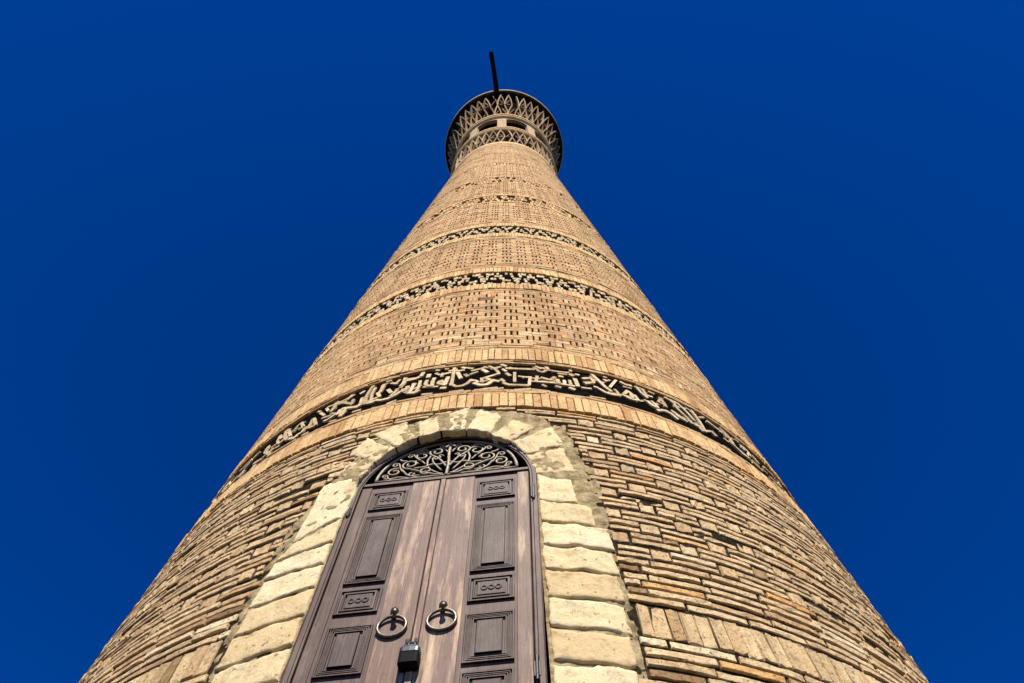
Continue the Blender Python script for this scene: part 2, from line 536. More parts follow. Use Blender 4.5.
rough_rows([5.49 - 0.0945 * j for j in range(14)], 0.0945)
courses(mb, 5.54, 5.606, 0.033)
courses(mb, 3.915, 4.21, 0.049, length=5.6)
soldiers(mb, 3.735, 3.905, 1.25, 0.0, rough=True)
courses(mb, 3.30, 3.725, 0.053, length=5.6)
rough_rows([3.25 - 0.0945 * j for j in range(28)], 0.0945)
mb.build("rough_brickwork", M_ROUGH, minaret)

# --- trims: soldier courses with their thin string courses ------------------------------
TRIMS = [(5.635, 5.825, 1.10), (6.40, 6.605, 1.03), (8.20, 8.355, 0.95), (8.79, 8.95, 0.95), (10.45, 10.625, 0.95), (11.06, 11.235, 0.95),
         (12.82, 12.90, 0.95), (13.44, 13.53, 0.95)]
for i, (a, b, w) in enumerate(TRIMS):
    tm = MB()
    soldiers(tm, a, b, w, 0.004)
    tm.build("brick_trim", M_TRIM, minaret)

# --- patterned brickwork: rows of stretchers with dotted columns ------------------------
fm = MB()
def dotted_zone(z0, z1, pitch, nunits, phase, ndots=3, plugw=2.45, gap=0.33, simple=False, par=0):
    U = 360 / nunits
    n = int(round((z1 - z0) / pitch))
    pitch = (z1 - z0) / n
    for j in range(n):
        zc = z1 - (j + 0.5) * pitch
        ph = phase + (U / 2 if (j + par) % 2 else 0)
        ks = np.arange(-30, 31)
        c = ph + ks * U
        c = c[np.abs(c) < THR]
        m = len(c)
        cj = rng.normal(0, 0.05, m)
        # the little upright bricks between the deep dark joints
        nb = ndots - 1
        w = (plugw - ndots * gap) / nb
        for q in range(nb):
            a = c + cj - plugw / 2 + gap + q * (w + gap)
            gl = np.where(rng.random(m) < 0.09, gap * 0.85, gap * rng.uniform(-0.15, 0.2, m)); gr_ = np.where(rng.random(m) < 0.05, gap * 0.85, gap * rng.uniform(-0.15, 0.2, m))
            if q == nb - 1:
                gr_ = gr_ * 1.0
            else:
                gr_ = gr_ * 0.0
            f = plain_bricks if simple else bricks
            f(fm, a + 0.01 - gl, a + w - 0.01 + gr_, zc - pitch * 0.4985, zc + pitch * 0.4985, rng.normal(-0.001, 0.001, m), tints(m, 0.03, 0.18))
        a = c + cj + plugw / 2
        b = np.append(c[1:] + cj[1:] - plugw / 2, c[-1] + U - plugw / 2)
        for q in (-1, 1):
            t = tints(m, 0.03, 0.19)
            z_ = zc + q * pitch * 0.25
            h = pitch * 0.2465
            d = rng.normal(0, 0.0011, m)
            if simple:
                plain_bricks(fm, a, b, z_ - h, z_ + h, d, t)
            else:
                mid = (a + b) / 2 + rng.normal(0, 0.4, m)
                bricks(fm, a, mid - 0.03, z_ - h, z_ + h, d, t, c=0.0022, jit=0.0006)
                bricks(fm, mid + 0.03, b, z_ - h, z_ + h, d + rng.normal(0, 0.0007, m), tints(m, 0.03, 0.19), c=0.0022, jit=0.0006)

courses(fm, 5.828, 5.895, 0.034, rough=False)
courses(fm, 6.345, 6.395, 0.026, rough=False)
courses(fm, 6.61, 6.735, 0.042, rough=False)
dotted_zone(6.735, 8.12, 0.0935, 49, 1.26, par=0)
courses(fm, 8.125, 8.195, 0.035, rough=False)
courses(fm, 8.955, 9.12, 0.042, rough=False)
dotted_zone(9.12, 10.28, 0.0715, 47, 0.7, ndots=3, plugw=2.3, gap=0.36)
courses(fm, 10.285, 10.445, 0.04, rough=False)
courses(fm, 11.24, 11.40, 0.04, rough=False)
dotted_zone(11.40, 12.80, 0.082, 47, 0.7, ndots=3, plugw=2.3, gap=0.46, simple=True)
dotted_zone(13.54, 14.86, 0.085, 47, 0.7, ndots=3, plugw=2.2, gap=0.46, simple=True)
dotted_zone(15.56, 17.26, 0.10, 47, 0.7, ndots=2, plugw=1.7, gap=0.46, simple=True)
dotted_zone(17.70, 19.34, 0.10, 47, 0.7, ndots=2, plugw=1.5, gap=0.38, simple=True)
dotted_zone(19.62, 20.9, 0.10, 47, 0.7, ndots=2, plugw=1.2, gap=0.28, simple=True)
def simple_courses(z0, z1, h):
    n = max(1, int(round((z1 - z0) / h))); hh = (z1 - z0) / n
    for i in range(n):
        th = np.arange(-THR, THR, 5.0) + rng.uniform(0, 5)
        plain_bricks(fm, th + 0.05, th + 4.95, z0 + i * hh + 0.003, z0 + (i + 1) * hh - 0.003, rng.normal(0, 0.002, len(th)), tints(len(th), 0.03))
simple_courses(20.9, 21.6, 0.06)
simple_courses(14.865, 14.925, 0.06)
simple_courses(15.5, 15.555, 0.055)
simple_courses(17.265, 17.34, 0.07)
simple_courses(17.62, 17.695, 0.07)
simple_courses(19.345, 19.40, 0.055)
simple_courses(19.56, 19.615, 0.055)
fm.build("patterned_brickwork", M_FINE, minaret)

# --- core of the shaft: mortar behind the bricks, with the doorway cut out --------------
cm = MB()
def core_strip(z0, z1, dz, dth, depth, mat, th_lo=-180, th_hi=180):
    nz_ = max(1, int(round((z1 - z0) / dz))); nt_ = int(round((th_hi - th_lo) / dth))
    zz = np.linspace(z0, z1, nz_ + 1); tt = np.linspace(th_lo, th_hi, nt_ + 1)
    TT, ZZ = np.meshgrid(tt, zz)
    V = pos(TT, ZZ, np.full(TT.shape, depth))
    i = np.arange(nz_)[:, None] * (nt_ + 1) + np.arange(nt_)[None]
    F = np.stack([i, i + 1, i + nt_ + 2, i + nt_ + 1], -1)
    tc = (TT[:-1, :-1] + TT[1:, 1:]) / 2; zc = (ZZ[:-1, :-1] + ZZ[1:, 1:]) / 2
    lo_, hi_ = surround_range(zc)
    cut = in_opening(tc, zc, 0.0) | ((zc > SURR_BOTTOM) & (zc < 5.59) & (tc > lo_ + 0.9) & (tc < hi_ - 0.9))
    cm.add(V.reshape(-1, 3), F[~cut], 0.5, mat)
core_strip(0.0, 2.7, 0.3, 2.0, -0.0085, 0)
core_strip(2.7, 5.62, 0.05, 2.0, -0.0085, 0, 18, 342)
core_strip(2.7, 5.62, 0.0292, 0.42, -0.0085, 0, -18 - 16.8, 18)
for a, b, dp, mt in [(5.62, 5.895, -0.05, 0), (5.895, 6.345, -0.022, 1), (6.345, 8.36, -0.055, 0), (8.36, 8.785, -0.020, 1), (8.785, 10.63, -0.055, 0),
                     (10.63, 11.055, -0.020, 1), (11.055, 12.90, -0.055, 0), (12.90, 13.44, -0.058, 1), (13.44, 14.925, -0.055, 0), (14.925, 15.5, -0.058, 1),
                     (15.5, 17.34, -0.055, 0), (17.34, 17.62, -0.058, 1), (17.62, 19.40, -0.055, 0), (19.40, 19.56, -0.058, 1), (19.56, 21.9, -0.055, 0)]:
    core_strip(a, b, 0.4, 2.0, dp, mt)
# plain skin on the far side
TT, ZZ = np.meshgrid(np.linspace(THR - 1, 361 - THR, 60), np.linspace(0.5, 21.6, 40))
i = np.arange(39)[:, None] * 60 + np.arange(59)[None]
cm.add(pos(TT, ZZ, np.zeros(TT.shape)).reshape(-1, 3), np.stack([i, i + 1, i + 61, i + 60], -1), 0.5, 2)
cm.build("shaft_core", [M_MORTAR, M_DARKBED, M_FINE], minaret)

# plinth under the shaft
pm = MB()
revolve(pm, [(3.06, -0.02), (3.22, 0.0), (3.22, 0.34), (3.15, 0.40), (3.02, 0.405)], 96, 0.4)
pm.build("plinth", M_STONE, minaret)

# ------------------------------------------------------------------ ornament bands
INS=[[(-7.44,6.35),(-7.45,6.236),(-7.44,6.1),(-7.51,6.052)],
[(-7.55,6.077),(-6.76,6.018),(-5.81,6.023),(-5.16,6.057),(-4.66,6.111)],
[(-6.82,6.254),(-6.25,6.152)],
[(-5.61,6.205),(-5.29,6.176)],
[(-4.9,6.206),(-3.93,6.242)],
[(-4.77,6.087),(-4.08,6.089),(-3.64,6.061)],
[(-4.18,6.049),(-3.33,6.011),(-2.38,6.014),(-1.79,6.06)],
[(-3.2,6.117),(-3.09,6.058)],
[(-2.72,6.131),(-1.86,6.085),(-0.76,6.066)],
[(-2.58,6.13),(-1.61,6.16),(-0.71,6.192)],
[(-2.18,6.329),(-1.3,6.281),(-0.78,6.21)],
[(-3.08,6.262),(-2.49,6.224)],
[(-6.22,6.344),(-5.82,6.322)],
[(-8.16,6.186),(-8.31,6.113),(-8.44,6.066)],
[(-8.25,6.079),(-9.09,6.151),(-9.51,6.108),(-8.36,6.065)],
[(-10.21,6.205),(-10.38,6.149),(-10.3,6.081)],
[(-10.22,6.08),(-10.8,6.083),(-11.41,6.128),(-11.25,6.183)],
[(-11.53,6.089),(-9.47,6.058)],
[(-9.11,6.271),(-9.16,6.22)],
[(-11.23,6.294),(-11.27,6.252)],
[(-10.17,6.35),(-9.76,6.336)],
[(-12.24,6.35),(-12.42,6.294)],
[(-12.42,6.294),(-13.31,6.264),(-14.37,6.265)],
[(-12.34,6.206),(-12.29,6.105),(-12.53,6.038),(-13.22,6.03)],
[(-13.05,6.173),(-13.53,6.086),(-14.18,6.061)],
[(-13.77,6.116),(-14.42,6.116),(-14.68,6.082)],
[(-14.99,6.316),(-14.99,6.222),(-15.28,6.196)],
[(-8.84,6.024),(-8.28,6.018)],
[(-8.77,6.35),(-8.44,6.349)],
[(-0.31,6.35),(0.2,6.325)],
[(0.42,6.289),(2.29,6.285),(4.32,6.289)],
[(-0.16,6.271),(0.27,6.236)],
[(0.41,6.192),(0.83,6.158)],
[(-0.36,6.099),(-0.01,6.065)],
[(1.55,6.212),(1.52,6.118),(1.5,6.059)],
[(2.16,6.154),(3.2,6.142)],
[(-0.01,6.033),(0.6,6.001),(3.38,6.003)],
[(3.77,6.146),(3.64,6.078),(3.52,6.012)],
[(4.78,6.171),(4.55,6.085)],
[(3.85,6.079),(6.08,6.083),(8.31,6.08),(9.99,6.075)],
[(5.46,6.152),(6.69,6.124),(7.35,6.183)],
[(7.7,6.137),(7.76,6.088)],
[(8.69,6.136),(8.64,6.069)],
[(9.52,6.158),(9.59,6.085)],
[(10.41,6.2),(10.58,6.087)],
[(4.5,6.326),(5.16,6.261),(5.72,6.249),(6.37,6.301),(8.1,6.29),(9.59,6.297)],
[(4.8,6.338),(5.5,6.309)],
[(6.35,6.346),(6.54,6.321)],
[(9.99,6.349),(10.01,6.323)],
[(8.12,6.211),(8.54,6.21)],
[(9.73,6.256),(10.15,6.246)],
[(10.77,6.293),(11.12,6.287)],
[(5.45,6.028),(5.84,6.008)],
[(7.38,6.026),(7.85,6.017)],
[(9.34,6.032),(9.86,6.017)],
[(11.66,6.234),(12.92,6.263),(13.25,6.219)],
[(11.77,6.16),(13.01,6.188)],
[(13.12,6.125),(13.54,6.118)],
[(11.25,6.067),(12.41,6.076)],
[(11.64,6.229),(12.92,6.267),(13.33,6.2),(11.87,6.15)],
[(11.17,6.07),(12.41,6.08)],
[(13.38,6.348),(14.11,6.262),(14.93,6.166)],
[(17.16,6.35),(16.4,6.266),(15.67,6.186)],
[(13.25,6.124),(14.07,6.103),(14.56,6.075),(15.4,6.066),(16.78,6.08)],
[(14.93,6.166),(15.58,6.119)],
[(16.34,6.164),(16.6,6.131),(16.7,6.078)],
[(15.11,6.289),(15.38,6.279)],
[(15.22,6.35),(15.55,6.35)],
[(17.88,6.329),(18.59,6.309),(19.43,6.32)],
[(17.35,6.113),(17.99,6.085),(18.7,6.076),(19.77,6.095)],
[(18.3,6.199),(18.96,6.172),(18.78,6.094)],
[(17.64,6.13),(18.44,6.196)],
[(19.47,6.164),(19.73,6.101)],
[(20.54,6.317),(20.99,6.241),(21.58,6.198)],
[(21.52,6.35),(21.67,6.283),(21.68,6.217)],
[(20.36,6.35),(20.97,6.35)],
[(22.58,6.334),(23.3,6.328)],
[(22.02,6.255),(22.67,6.255)],
[(21.4,6.127),(21.78,6.079),(22.74,6.083)],
[(22.22,6.165),(22.65,6.126),(22.79,6.093)],
[(24.27,6.277),(24.49,6.197)],
[(24.59,6.186),(23.31,6.191),(24.22,6.266)],
[(22.45,6.027),(23.62,6.071),(24.73,6.068),(25.57,6.019)],
[(25.4,6.35),(26.33,6.338),(26.83,6.279)],
[(26.42,6.35),(27.58,6.344),(28.68,6.25),(29.33,6.152)],
[(26.88,6.338),(26.7,6.246),(27.22,6.186),(27.99,6.128)],
[(30.24,6.35),(30.62,6.257),(30.72,6.126),(30.55,6.042)],
[(30.55,6.042),(32.11,6.113),(32.58,6.07)],
[(24.29,6.29),(24.42,6.223),(24.46,6.165)],
[(23.06,6.043),(24.16,6.09),(24.71,6.061)],
[(25.38,6.133),(26.38,6.094),(27.4,6.058)],
[(25.81,6.082),(26.91,6.06)],
[(31.18,6.277),(32.53,6.342)],
[(28.76,6.072),(29.62,6.066),(29.99,6.028)],
[(32.87,6.294),(33.77,6.281),(34.27,6.272)],
[(32.55,6.134),(33.03,6.091)],
[(35.89,6.35),(36.06,6.306),(36.32,6.219)],
[(29.32,6.35),(29.64,6.35)],
[(27.96,6.104),(28.32,6.064)],
[(36.27,6.325),(37.07,6.272),(37.16,6.171)],
[(36.1,6.148),(37.14,6.125),(38.07,6.07),(39.57,6.088)],
[(39.24,6.35),(39.66,6.33)],
[(39.92,6.268),(41.31,6.266),(40.83,6.182)],
[(42.03,6.245),(42.69,6.178)],
[(40.17,6.062),(42.04,6.047)],
[(39.72,6.227),(41.35,6.29)],
[(45.12,6.251),(47.55,6.268)],
[(44.09,6.057),(47.51,6.114)],
[(-20.28,6.342),(-20.53,6.253),(-20.64,6.154),(-20.34,6.059)],
[(-18.34,6.306),(-18.37,6.209),(-18.65,6.16)],
[(-18.8,6.179),(-18.21,6.102)],
[(-19.74,6.3),(-19.87,6.2),(-19.43,6.071)],
[(-20.34,6.059),(-19.17,6.041),(-18.56,6.057),(-17.64,6.029),(-16.57,6.025)],
[(-16.6,6.033),(-15.74,6.052),(-14.97,6.095),(-14.19,6.097),(-14.1,6.153)],
[(-16.27,6.052),(-15.7,6.115),(-15.67,6.143)],
[(-14.86,6.311),(-14.87,6.226),(-15.21,6.168)],
[(-15.85,6.315),(-16.08,6.283)],
[(-17.0,6.287),(-16.04,6.251)],
[(-13.24,6.177),(-13.27,6.096),(-13.46,6.029)],
[(-13.74,6.035),(-12.64,6.01),(-12.08,6.04)],
[(-14.54,6.294),(-12.85,6.275)],
[(-17.18,6.187),(-16.54,6.124)],
[(-23.73,6.321),(-24.13,6.271)],
[(-21.98,6.283),(-21.53,6.296)],
[(-22.91,6.209),(-22.9,6.151)],
[(-26.09,6.293),(-24.06,6.203),(-22.68,6.136)],
[(-26.39,6.291),(-26.21,6.213),(-26.48,6.182)],
[(-24.62,6.12),(-24.86,6.061)],
[(-23.34,6.098),(-23.68,6.056),(-23.92,5.998)],
[(-24.02,6.117),(-22.67,6.08),(-21.34,6.039),(-21.17,6.088)],
[(-21.36,6.187),(-21.25,6.105)],
[(-17.93,6.347),(-17.35,6.345)],
[(-26.03,6.265),(-26.14,6.194),(-26.37,6.166)],
[(-27.89,6.275),(-27.17,6.206)],
[(-24.16,6.126),(-24.53,6.055)],
[(-23.33,6.046),(-23.78,5.991)],
[(-25.18,6.057),(-26.15,6.025),(-26.71,6.03)],
[(-29.91,6.198),(-29.76,6.12),(-29.75,6.06)],
[(-29.49,6.179),(-28.14,6.026),(-29.34,6.043)],
[(-31.49,6.217),(-32.69,6.255),(-33.04,6.224),(-33.32,6.166)],
[(-30.59,6.098),(-30.64,6.031),(-31.54,6.037),(-31.64,5.997),(-33.11,6.053)],
[(-34.72,6.258),(-35.97,6.309),(-35.19,6.187),(-33.69,6.069)],
[(-36.99,6.277),(-36.64,6.19)],
[(-32.36,6.252),(-31.16,6.136),(-31.86,6.133)],
[(-34.81,6.251),(-33.34,6.098)],
[(-28.84,6.248),(-27.5,6.153)],
[(-25.84,6.257),(-24.28,6.219)],
[(-35.11,6.245),(-35.32,6.189),(-36.2,6.206)],
[(-36.89,6.241),(-36.18,6.128),(-37.31,6.134)],
[(-34.3,6.114),(-35.53,6.097)],
[(-38.84,6.211),(-38.77,6.132),(-36.14,5.978)],
[(-36.83,6.085),(-37.03,6.034),(-38.2,6.043)],
[(-41.5,6.274),(-42.44,6.248)],
[(-38.18,6.005),(-39.99,6.036)],
[(-42.69,6.199),(-43.45,6.141)],
[(-39.4,5.983),(-39.57,5.9)],
[(-42.76,6.07),(-43.17,6.021)]]
band = empty("inscription_band", (0, 0, 0), minaret)
lm_ = MB()
for rep in (-91.0, 0.0, 91.0):
    for st in INS:
        P = np.array(st)
        P[:, 0] += rep
        if np.abs(P[:, 0]).max() > THR:
            continue
        P[:, 1] = np.clip(P[:, 1] - 0.016, 5.915, 6.33)
        if len(P) > 2:                                   # round the corners a little
            q = np.linspace(0, len(P) - 1, (len(P) - 1) * 3 + 1)
            P = np.stack([np.interp(q, np.arange(len(P)), P[:, k]) for k in (0, 1)], 1)
            P[1:-1] = (P[:-2] + 4 * P[1:-1] + P[2:]) / 6
        ribbon(lm_, P, rng.uniform(0.020, 0.031), -0.026, rng.uniform(-0.0125, -0.008), rng.uniform(0.1, 1.0), bev=0.04)
for th_ in np.arange(-THR, THR, 1.15):
    for row in range(3):
        if rng.random() < 0.42:
            c = th_ + rng.uniform(-0.4, 0.4)
            z_ = (5.935, 6.10, 6.285)[row] + rng.normal(0, 0.02)
            a_ = rng.uniform(-0.9, 0.9) if row else rng.uniform(-0.35, 0.35)
            l_ = rng.uniform(0.018, 0.05)
            dx, dz = math.degrees(l_ * math.cos(a_) / 2.68), l_ * math.sin(a_)
            p0, p1 = (c - dx, min(6.325, max(5.915, z_ - dz))), (c + dx, min(6.325, max(5.915, z_ + dz)))
            ribbon(lm_, [p0, p1], rng.uniform(0.018, 0.028), -0.026, rng.uniform(-0.0175, -0.0145), rng.uniform(0, 0.7), bev=0.04)
lm_.build("lettering", M_LETTER, band)

MOTIF_A = ["##..###.#..#", ".##.#..###..", "..###.##.##.", "#.##..#...##", "##.#.###..#."]
MOTIF_B = ["#..##.##..", "##..###..#", ".##..#..##", "..##.#.##.", "#..#...#.#"]
def lattice_band(z0, z1, cell, phase, motif, name="geometric_band"):
    """interlace laid in small cut bricks over a dark recess"""
    lb = MB()
    rows, n = len(motif), len(motif[0])
    h = (z1 - z0) / rows
    th = np.arange(-THR, THR, cell)
    for r_ in range(rows):
        m = np.array([motif[rows - 1 - r_][i_ % n] == '#' for i_ in range(len(th))])
        m &= rng.random(len(th)) > 0.05
        t = th[m] + phase + rng.normal(0, cell * 0.07, m.sum()) + (cell * 0.3 if r_ % 2 else 0)
        k = len(t)
        lo_ = z0 + r_ * h + rng.uniform(0.000, 0.018, k); hi_ = z0 + (r_ + 1) * h - rng.uniform(0.000, 0.014, k)
        bricks(lb, t + cell * rng.uniform(-0.06, 0.08, k), t + cell * rng.uniform(0.88, 1.04, k), lo_, hi_, -0.009 + rng.normal(0, 0.002, k), rng.uniform(0.05, 0.95, k), back=-0.03, c=0.003, jit=0.0012)
    lb.build(name, M_LETTER, minaret)
lattice_band(8.37, 8.78, 0.62, 0.25, MOTIF_A)
lattice_band(10.64, 11.05, 0.72, 0.6, MOTIF_B)

def block_band(z0, z1, U, rows, fill, gapr, phase=0.0):
    bb = MB()
    h = (z1 - z0) / rows
    for r_ in range(rows):
        th = np.arange(-THR, THR, U) + phase + (U / 2 if r_ % 2 else 0)
        m = rng.random(len(th)) < fill
        th = th[m]; k = len(th)
        plain_bricks(bb, th + U * gapr / 2, th + U * (1 - gapr / 2), z0 + r_ * h + 0.012, z0 + (r_ + 1) * h - 0.012, rng.normal(-0.004, 0.003, k), rng.uniform(0.2, 0.9, k))
    return bb
b4 = block_band(12.905, 13.435, 1.5, 3, 0.70, 0.26)
b4.build("geometric_band", M_FINE, minaret)
block_band(14.93, 15.495, 1.5, 3, 0.80, 0.24).build("geometric_band", M_FINE, minaret)
block_band(17.345, 17.615, 2.2, 1, 1.0, 0.26).build("geometric_band", M_FINE, minaret)
block_band(19.405, 19.555, 2.2, 1, 0.93, 0.24).build("geometric_band", M_FINE, minaret)

# ------------------------------------------------------------------ stone surround of the door
sm = MB()
def plane_depth(th, z):
    """depth of the door frame's face below the cone at (th, z)"""
    p = pos(th, z, 0.0)
    nn = dn * 1.0
    N3 = np.array(dr.cross(du))
    N3 = -N3 if N3 @ np.array(dn) < 0 else N3
    return -((p - np.array(DO)) @ N3) + 0.022

def stone(quad, tint, proud=0.0, nu=26, nv=14, inner=None, ragged=1.0):
    """one block: quad corners (theta, z) bl, br, tr, tl; rounded irregular edges"""
    q = np.array(quad, float)
    u = np.linspace(0, 1, nu); v = np.linspace(0, 1, nv)
    # bunch samples towards the edges
    u = 0.5 - 0.5 * np.cos(np.pi * u); v = 0.5 - 0.5 * np.cos(np.pi * v)
    U_, V_ = np.meshgrid(u, v)
    P = ((1 - U_) * (1 - V_))[..., None] * q[0] + (U_ * (1 - V_))[..., None] * q[1] + (U_ * V_)[..., None] * q[2] + ((1 - U_) * V_)[..., None] * q[3]
    seed = rng.uniform(0, 100)
    wid = max(np.hypot((q[1, 0] - q[0, 0]) * 0.0476, q[1, 1] - q[0, 1]), 0.03)
    hei = max(np.hypot((q[3, 0] - q[0, 0]) * 0.0476, q[3, 1] - q[0, 1]), 0.03)
    eu = np.minimum(U_, 1 - U_) * wid; ev = np.minimum(V_, 1 - V_) * hei
    e = np.minimum(eu, ev)
    th, z = P[..., 0], P[..., 1]
    D = np.empty(th.shape)
    for a in range(nv):
        for b in range(nu):
            vx = Vector((th[a, b] * 0.0476 * 9 + seed, z[a, b] * 9, seed))
            n1 = noise.noise(vx); n2 = noise.noise(vx * 3.1); n3 = noise.noise(vx * 0.35)
            D[a, b] = 0.0025 * n1 + 0.003 * n2 + 0.004 * n3 + 0.0035 * noise.noise(vx * 8)
            P[a, b, 1] += ragged * 0.009 * (noise.noise(Vector((th[a, b] * 0.5, seed, 1.0))) + 0.6 * noise.noise(Vector((th[a, b] * 1.7, seed, 4.0)))) * (1 if e[a, b] < 0.02 else 0.3)
            P[a, b, 0] += ragged * 0.15 * (noise.noise(Vector((z[a, b] * 11, seed, 7.0))) + 0.6 * noise.noise(Vector((z[a, b] * 35, seed, 9.0)))) * (1 if eu[a, b] < 0.02 else 0.3)
    D += -0.007 * np.exp(-e / 0.0025)
    gap = plane_depth(P[..., 0], P[..., 1])
    w = np.zeros(th.shape)
    if inner is not None:
        w = np.clip(1 - inner(P[..., 0], P[..., 1]) / 0.16, 0, 1) ** 1.2
    base = proud * (1 - w) - np.maximum(gap, 0) * w
    F3 = pos(P[..., 0], P[..., 1], base + D)
    B3 = pos(P[..., 0], P[..., 1], np.minimum(base - 0.05, -0.05))
    n = nu * nv
    V = np.concatenate([F3.reshape(-1, 3), B3.reshape(-1, 3)])
    i = np.arange(nv - 1)[:, None] * nu + np.arange(nu - 1)[None]
    F = [np.stack([i, i + 1, i + nu + 1, i + nu], -1).reshape(-1, 4)]
    ring = list(range(nu)) + [r * nu + nu - 1 for r in range(1, nv)] + [(nv - 1) * nu + k for k in range(nu - 2, -1, -1)] + [r * nu for r in range(nv - 2, 0, -1)]
    rr = np.array(ring); r2 = np.roll(rr, -1)
    F.append(np.stack([rr + n, r2 + n, r2, rr], -1))
    sm.add(V, np.concatenate(F), tint)

def inner_dist(th, z):
    x = np.abs(th - OC_TH) * 0.0476
    a = OC_A * 0.0476
    lo = np.maximum(x - a, 0)
    rr = np.hypot(x / a, (z - OC_Z) / OC_B)
    up = np.maximum(rr - 1, 0) * 0.5
    return np.where(z > OC_Z, up, lo)

IR, IL = OC_TH + OC_A + 0.1, OC_TH - OC_A - 0.1
zr = [2.72, 2.88, 3.05, 3.22, 3.39, 3.56, 3.73, 3.90, 4.075, 4.24, 4.415, 4.595]
outr = [9.4, 9.6, 9.3, 9.5, 9.35, 9.4, 9.5, 9.65, 9.75, 9.8, 8.6]
for k in range(len(zr) - 1):
    g = 0.0085
    tl = 0.012
    stone([(IR, zr[k] + g + tl), (outr[k], zr[k] + g - tl), (outr[k] - 0.1, zr[k + 1] - g - tl), (IR, zr[k + 1] - g + tl)], rng.uniform(0.1, 1.0), 0.004, inner=inner_dist, ragged=1.25)
stone([(IR, 4.607), (7.3, 4.585), (6.9, 4.80), (IR - 0.05, 4.835)], 0.6, 0.006, inner=inner_dist)
zl_in = [2.74, 2.91, 3.08, 3.24, 3.41, 3.575, 3.745, 3.915, 4.09, 4.25, 4.41, 4.60]
zl_out = [2.70, 2.87, 3.04, 3.20, 3.37, 3.54, 3.71, 3.89, 4.05, 4.235, 4.36, 4.48]
outl = [22.4, 22.6, 22.3, 22.5, 22.6, 22.5, 22.6, 22.5, 22.4, 22.3, 22.0, 20.9]
for k in range(len(zl_in) - 1):
    g = 0.0085
    stone([(-outl[k], zl_out[k] + g), (IL, zl_in[k] + g), (IL, zl_in[k + 1] - g), (-outl[k + 1] + 0.15, zl_out[k + 1] - g)], rng.uniform(0.1, 1.0), 0.004, inner=inner_dist, ragged=1.25)
# voussoirs round the arch
phis = [1, 24, 42, 60, 79, 97, 113, 131, 148, 164, 186]
outs = [1.46, 1.50, 1.44, 1.40, 1.46, 1.40, 1.48, 1.54, 1.50, 1.46]
def ell(ph, k):
    ph = math.radians(ph)
    x = OC_A * 0.0476 * math.cos(ph); y = OC_B * math.sin(ph)
    ln = math.hypot(x, y)
    ext = (k - 1) * 0.5
    return (OC_TH + (x + x / ln * ext) / 0.0476, OC_Z + y + y / ln * ext)
for k in range(len(phis) - 1):
    a, b = phis[k] + 0.6, phis[k + 1] - 0.6
    ko = outs[k]
    if k == len(phis) - 2:
        quad = [(-21.2, 4.50), (IL, 4.615), ell(165, 1.0), ell(167, 1.44)]
    else:
        ja, jb = rng.uniform(-0.10, 0.14, 2)
        quad = [ell(a, 1.0), ell(a + rng.uniform(0, 4), ko + ja), ell(b - rng.uniform(0, 4), ko + jb), ell(b, 1.0)]
    stone(quad, rng.uniform(0.2, 0.9), 0.001, inner=inner_dist, ragged=2.6)
surround = sm.build("stone_surround", M_STONE, minaret, smooth=True)

# mortar smeared round and behind the stones
mp = MB()
tt = np.arange(-24.6, 11.4, 0.26); zz = np.arange(SURR_BOTTOM - 0.05, 5.625, 0.0165)
TT, ZZ = np.meshgrid(tt, zz)
DD = np.empty(TT.shape)
for a in range(TT.shape[0]):
    for b in range(TT.shape[1]):
        v = Vector((TT[a, b] * 0.0476, ZZ[a, b], 0.3))
        DD[a, b] = -0.004 + 0.008 * noise.noise(v * 7) + 0.011 * noise.noise(v * 17) + 0.009 * noise.noise(v * 41)
lo, hi = surround_range(ZZ)
ragl = np.array([[0.5 * noise.noise(Vector((0, z * 13, 2.0))) + 0.35 * noise.noise(Vector((0, z * 37, 2.0))) for z in zz]]).T
edge = np.minimum(TT - (lo + ragl - 0.2), (hi + ragl + 0.3) - TT)
DD = np.maximum(DD, -0.0185) - 0.006 * np.clip(1 - edge / 0.5, 0, 1)
idist = inner_dist(TT, ZZ)
wst = np.clip(1 - idist / 0.16, 0, 1) ** 1.2
lim = 0.004 * (1 - wst) - np.maximum(plane_depth(TT, ZZ), 0) * wst
jamb = (ZZ < 4.60) & (np.abs(TT - OC_TH) < OC_A + 5.5)
lim = np.where(jamb, lim - 0.011 + 0.004 * (DD / 0.02), np.where(idist < 0.21, lim - 0.0035 + 0.5 * (DD + 0.004), 1.0))
DD = np.minimum(DD, lim)
ok = (edge > 0) & ~in_opening(TT, ZZ, -0.012)
okc = ok[:-1, :-1] & ok[1:, :-1] & ok[:-1, 1:] & ok[1:, 1:]
nt_ = len(tt)
i = np.arange(len(zz) - 1)[:, None] * nt_ + np.arange(nt_ - 1)[None]
F = np.stack([i, i + 1, i + nt_ + 1, i + nt_], -1)[okc]
mp.add(pos(TT, ZZ, DD).reshape(-1, 3), F, 0.5)
mp.build("mortar_bed", M_PATCH, surround, smooth=True)

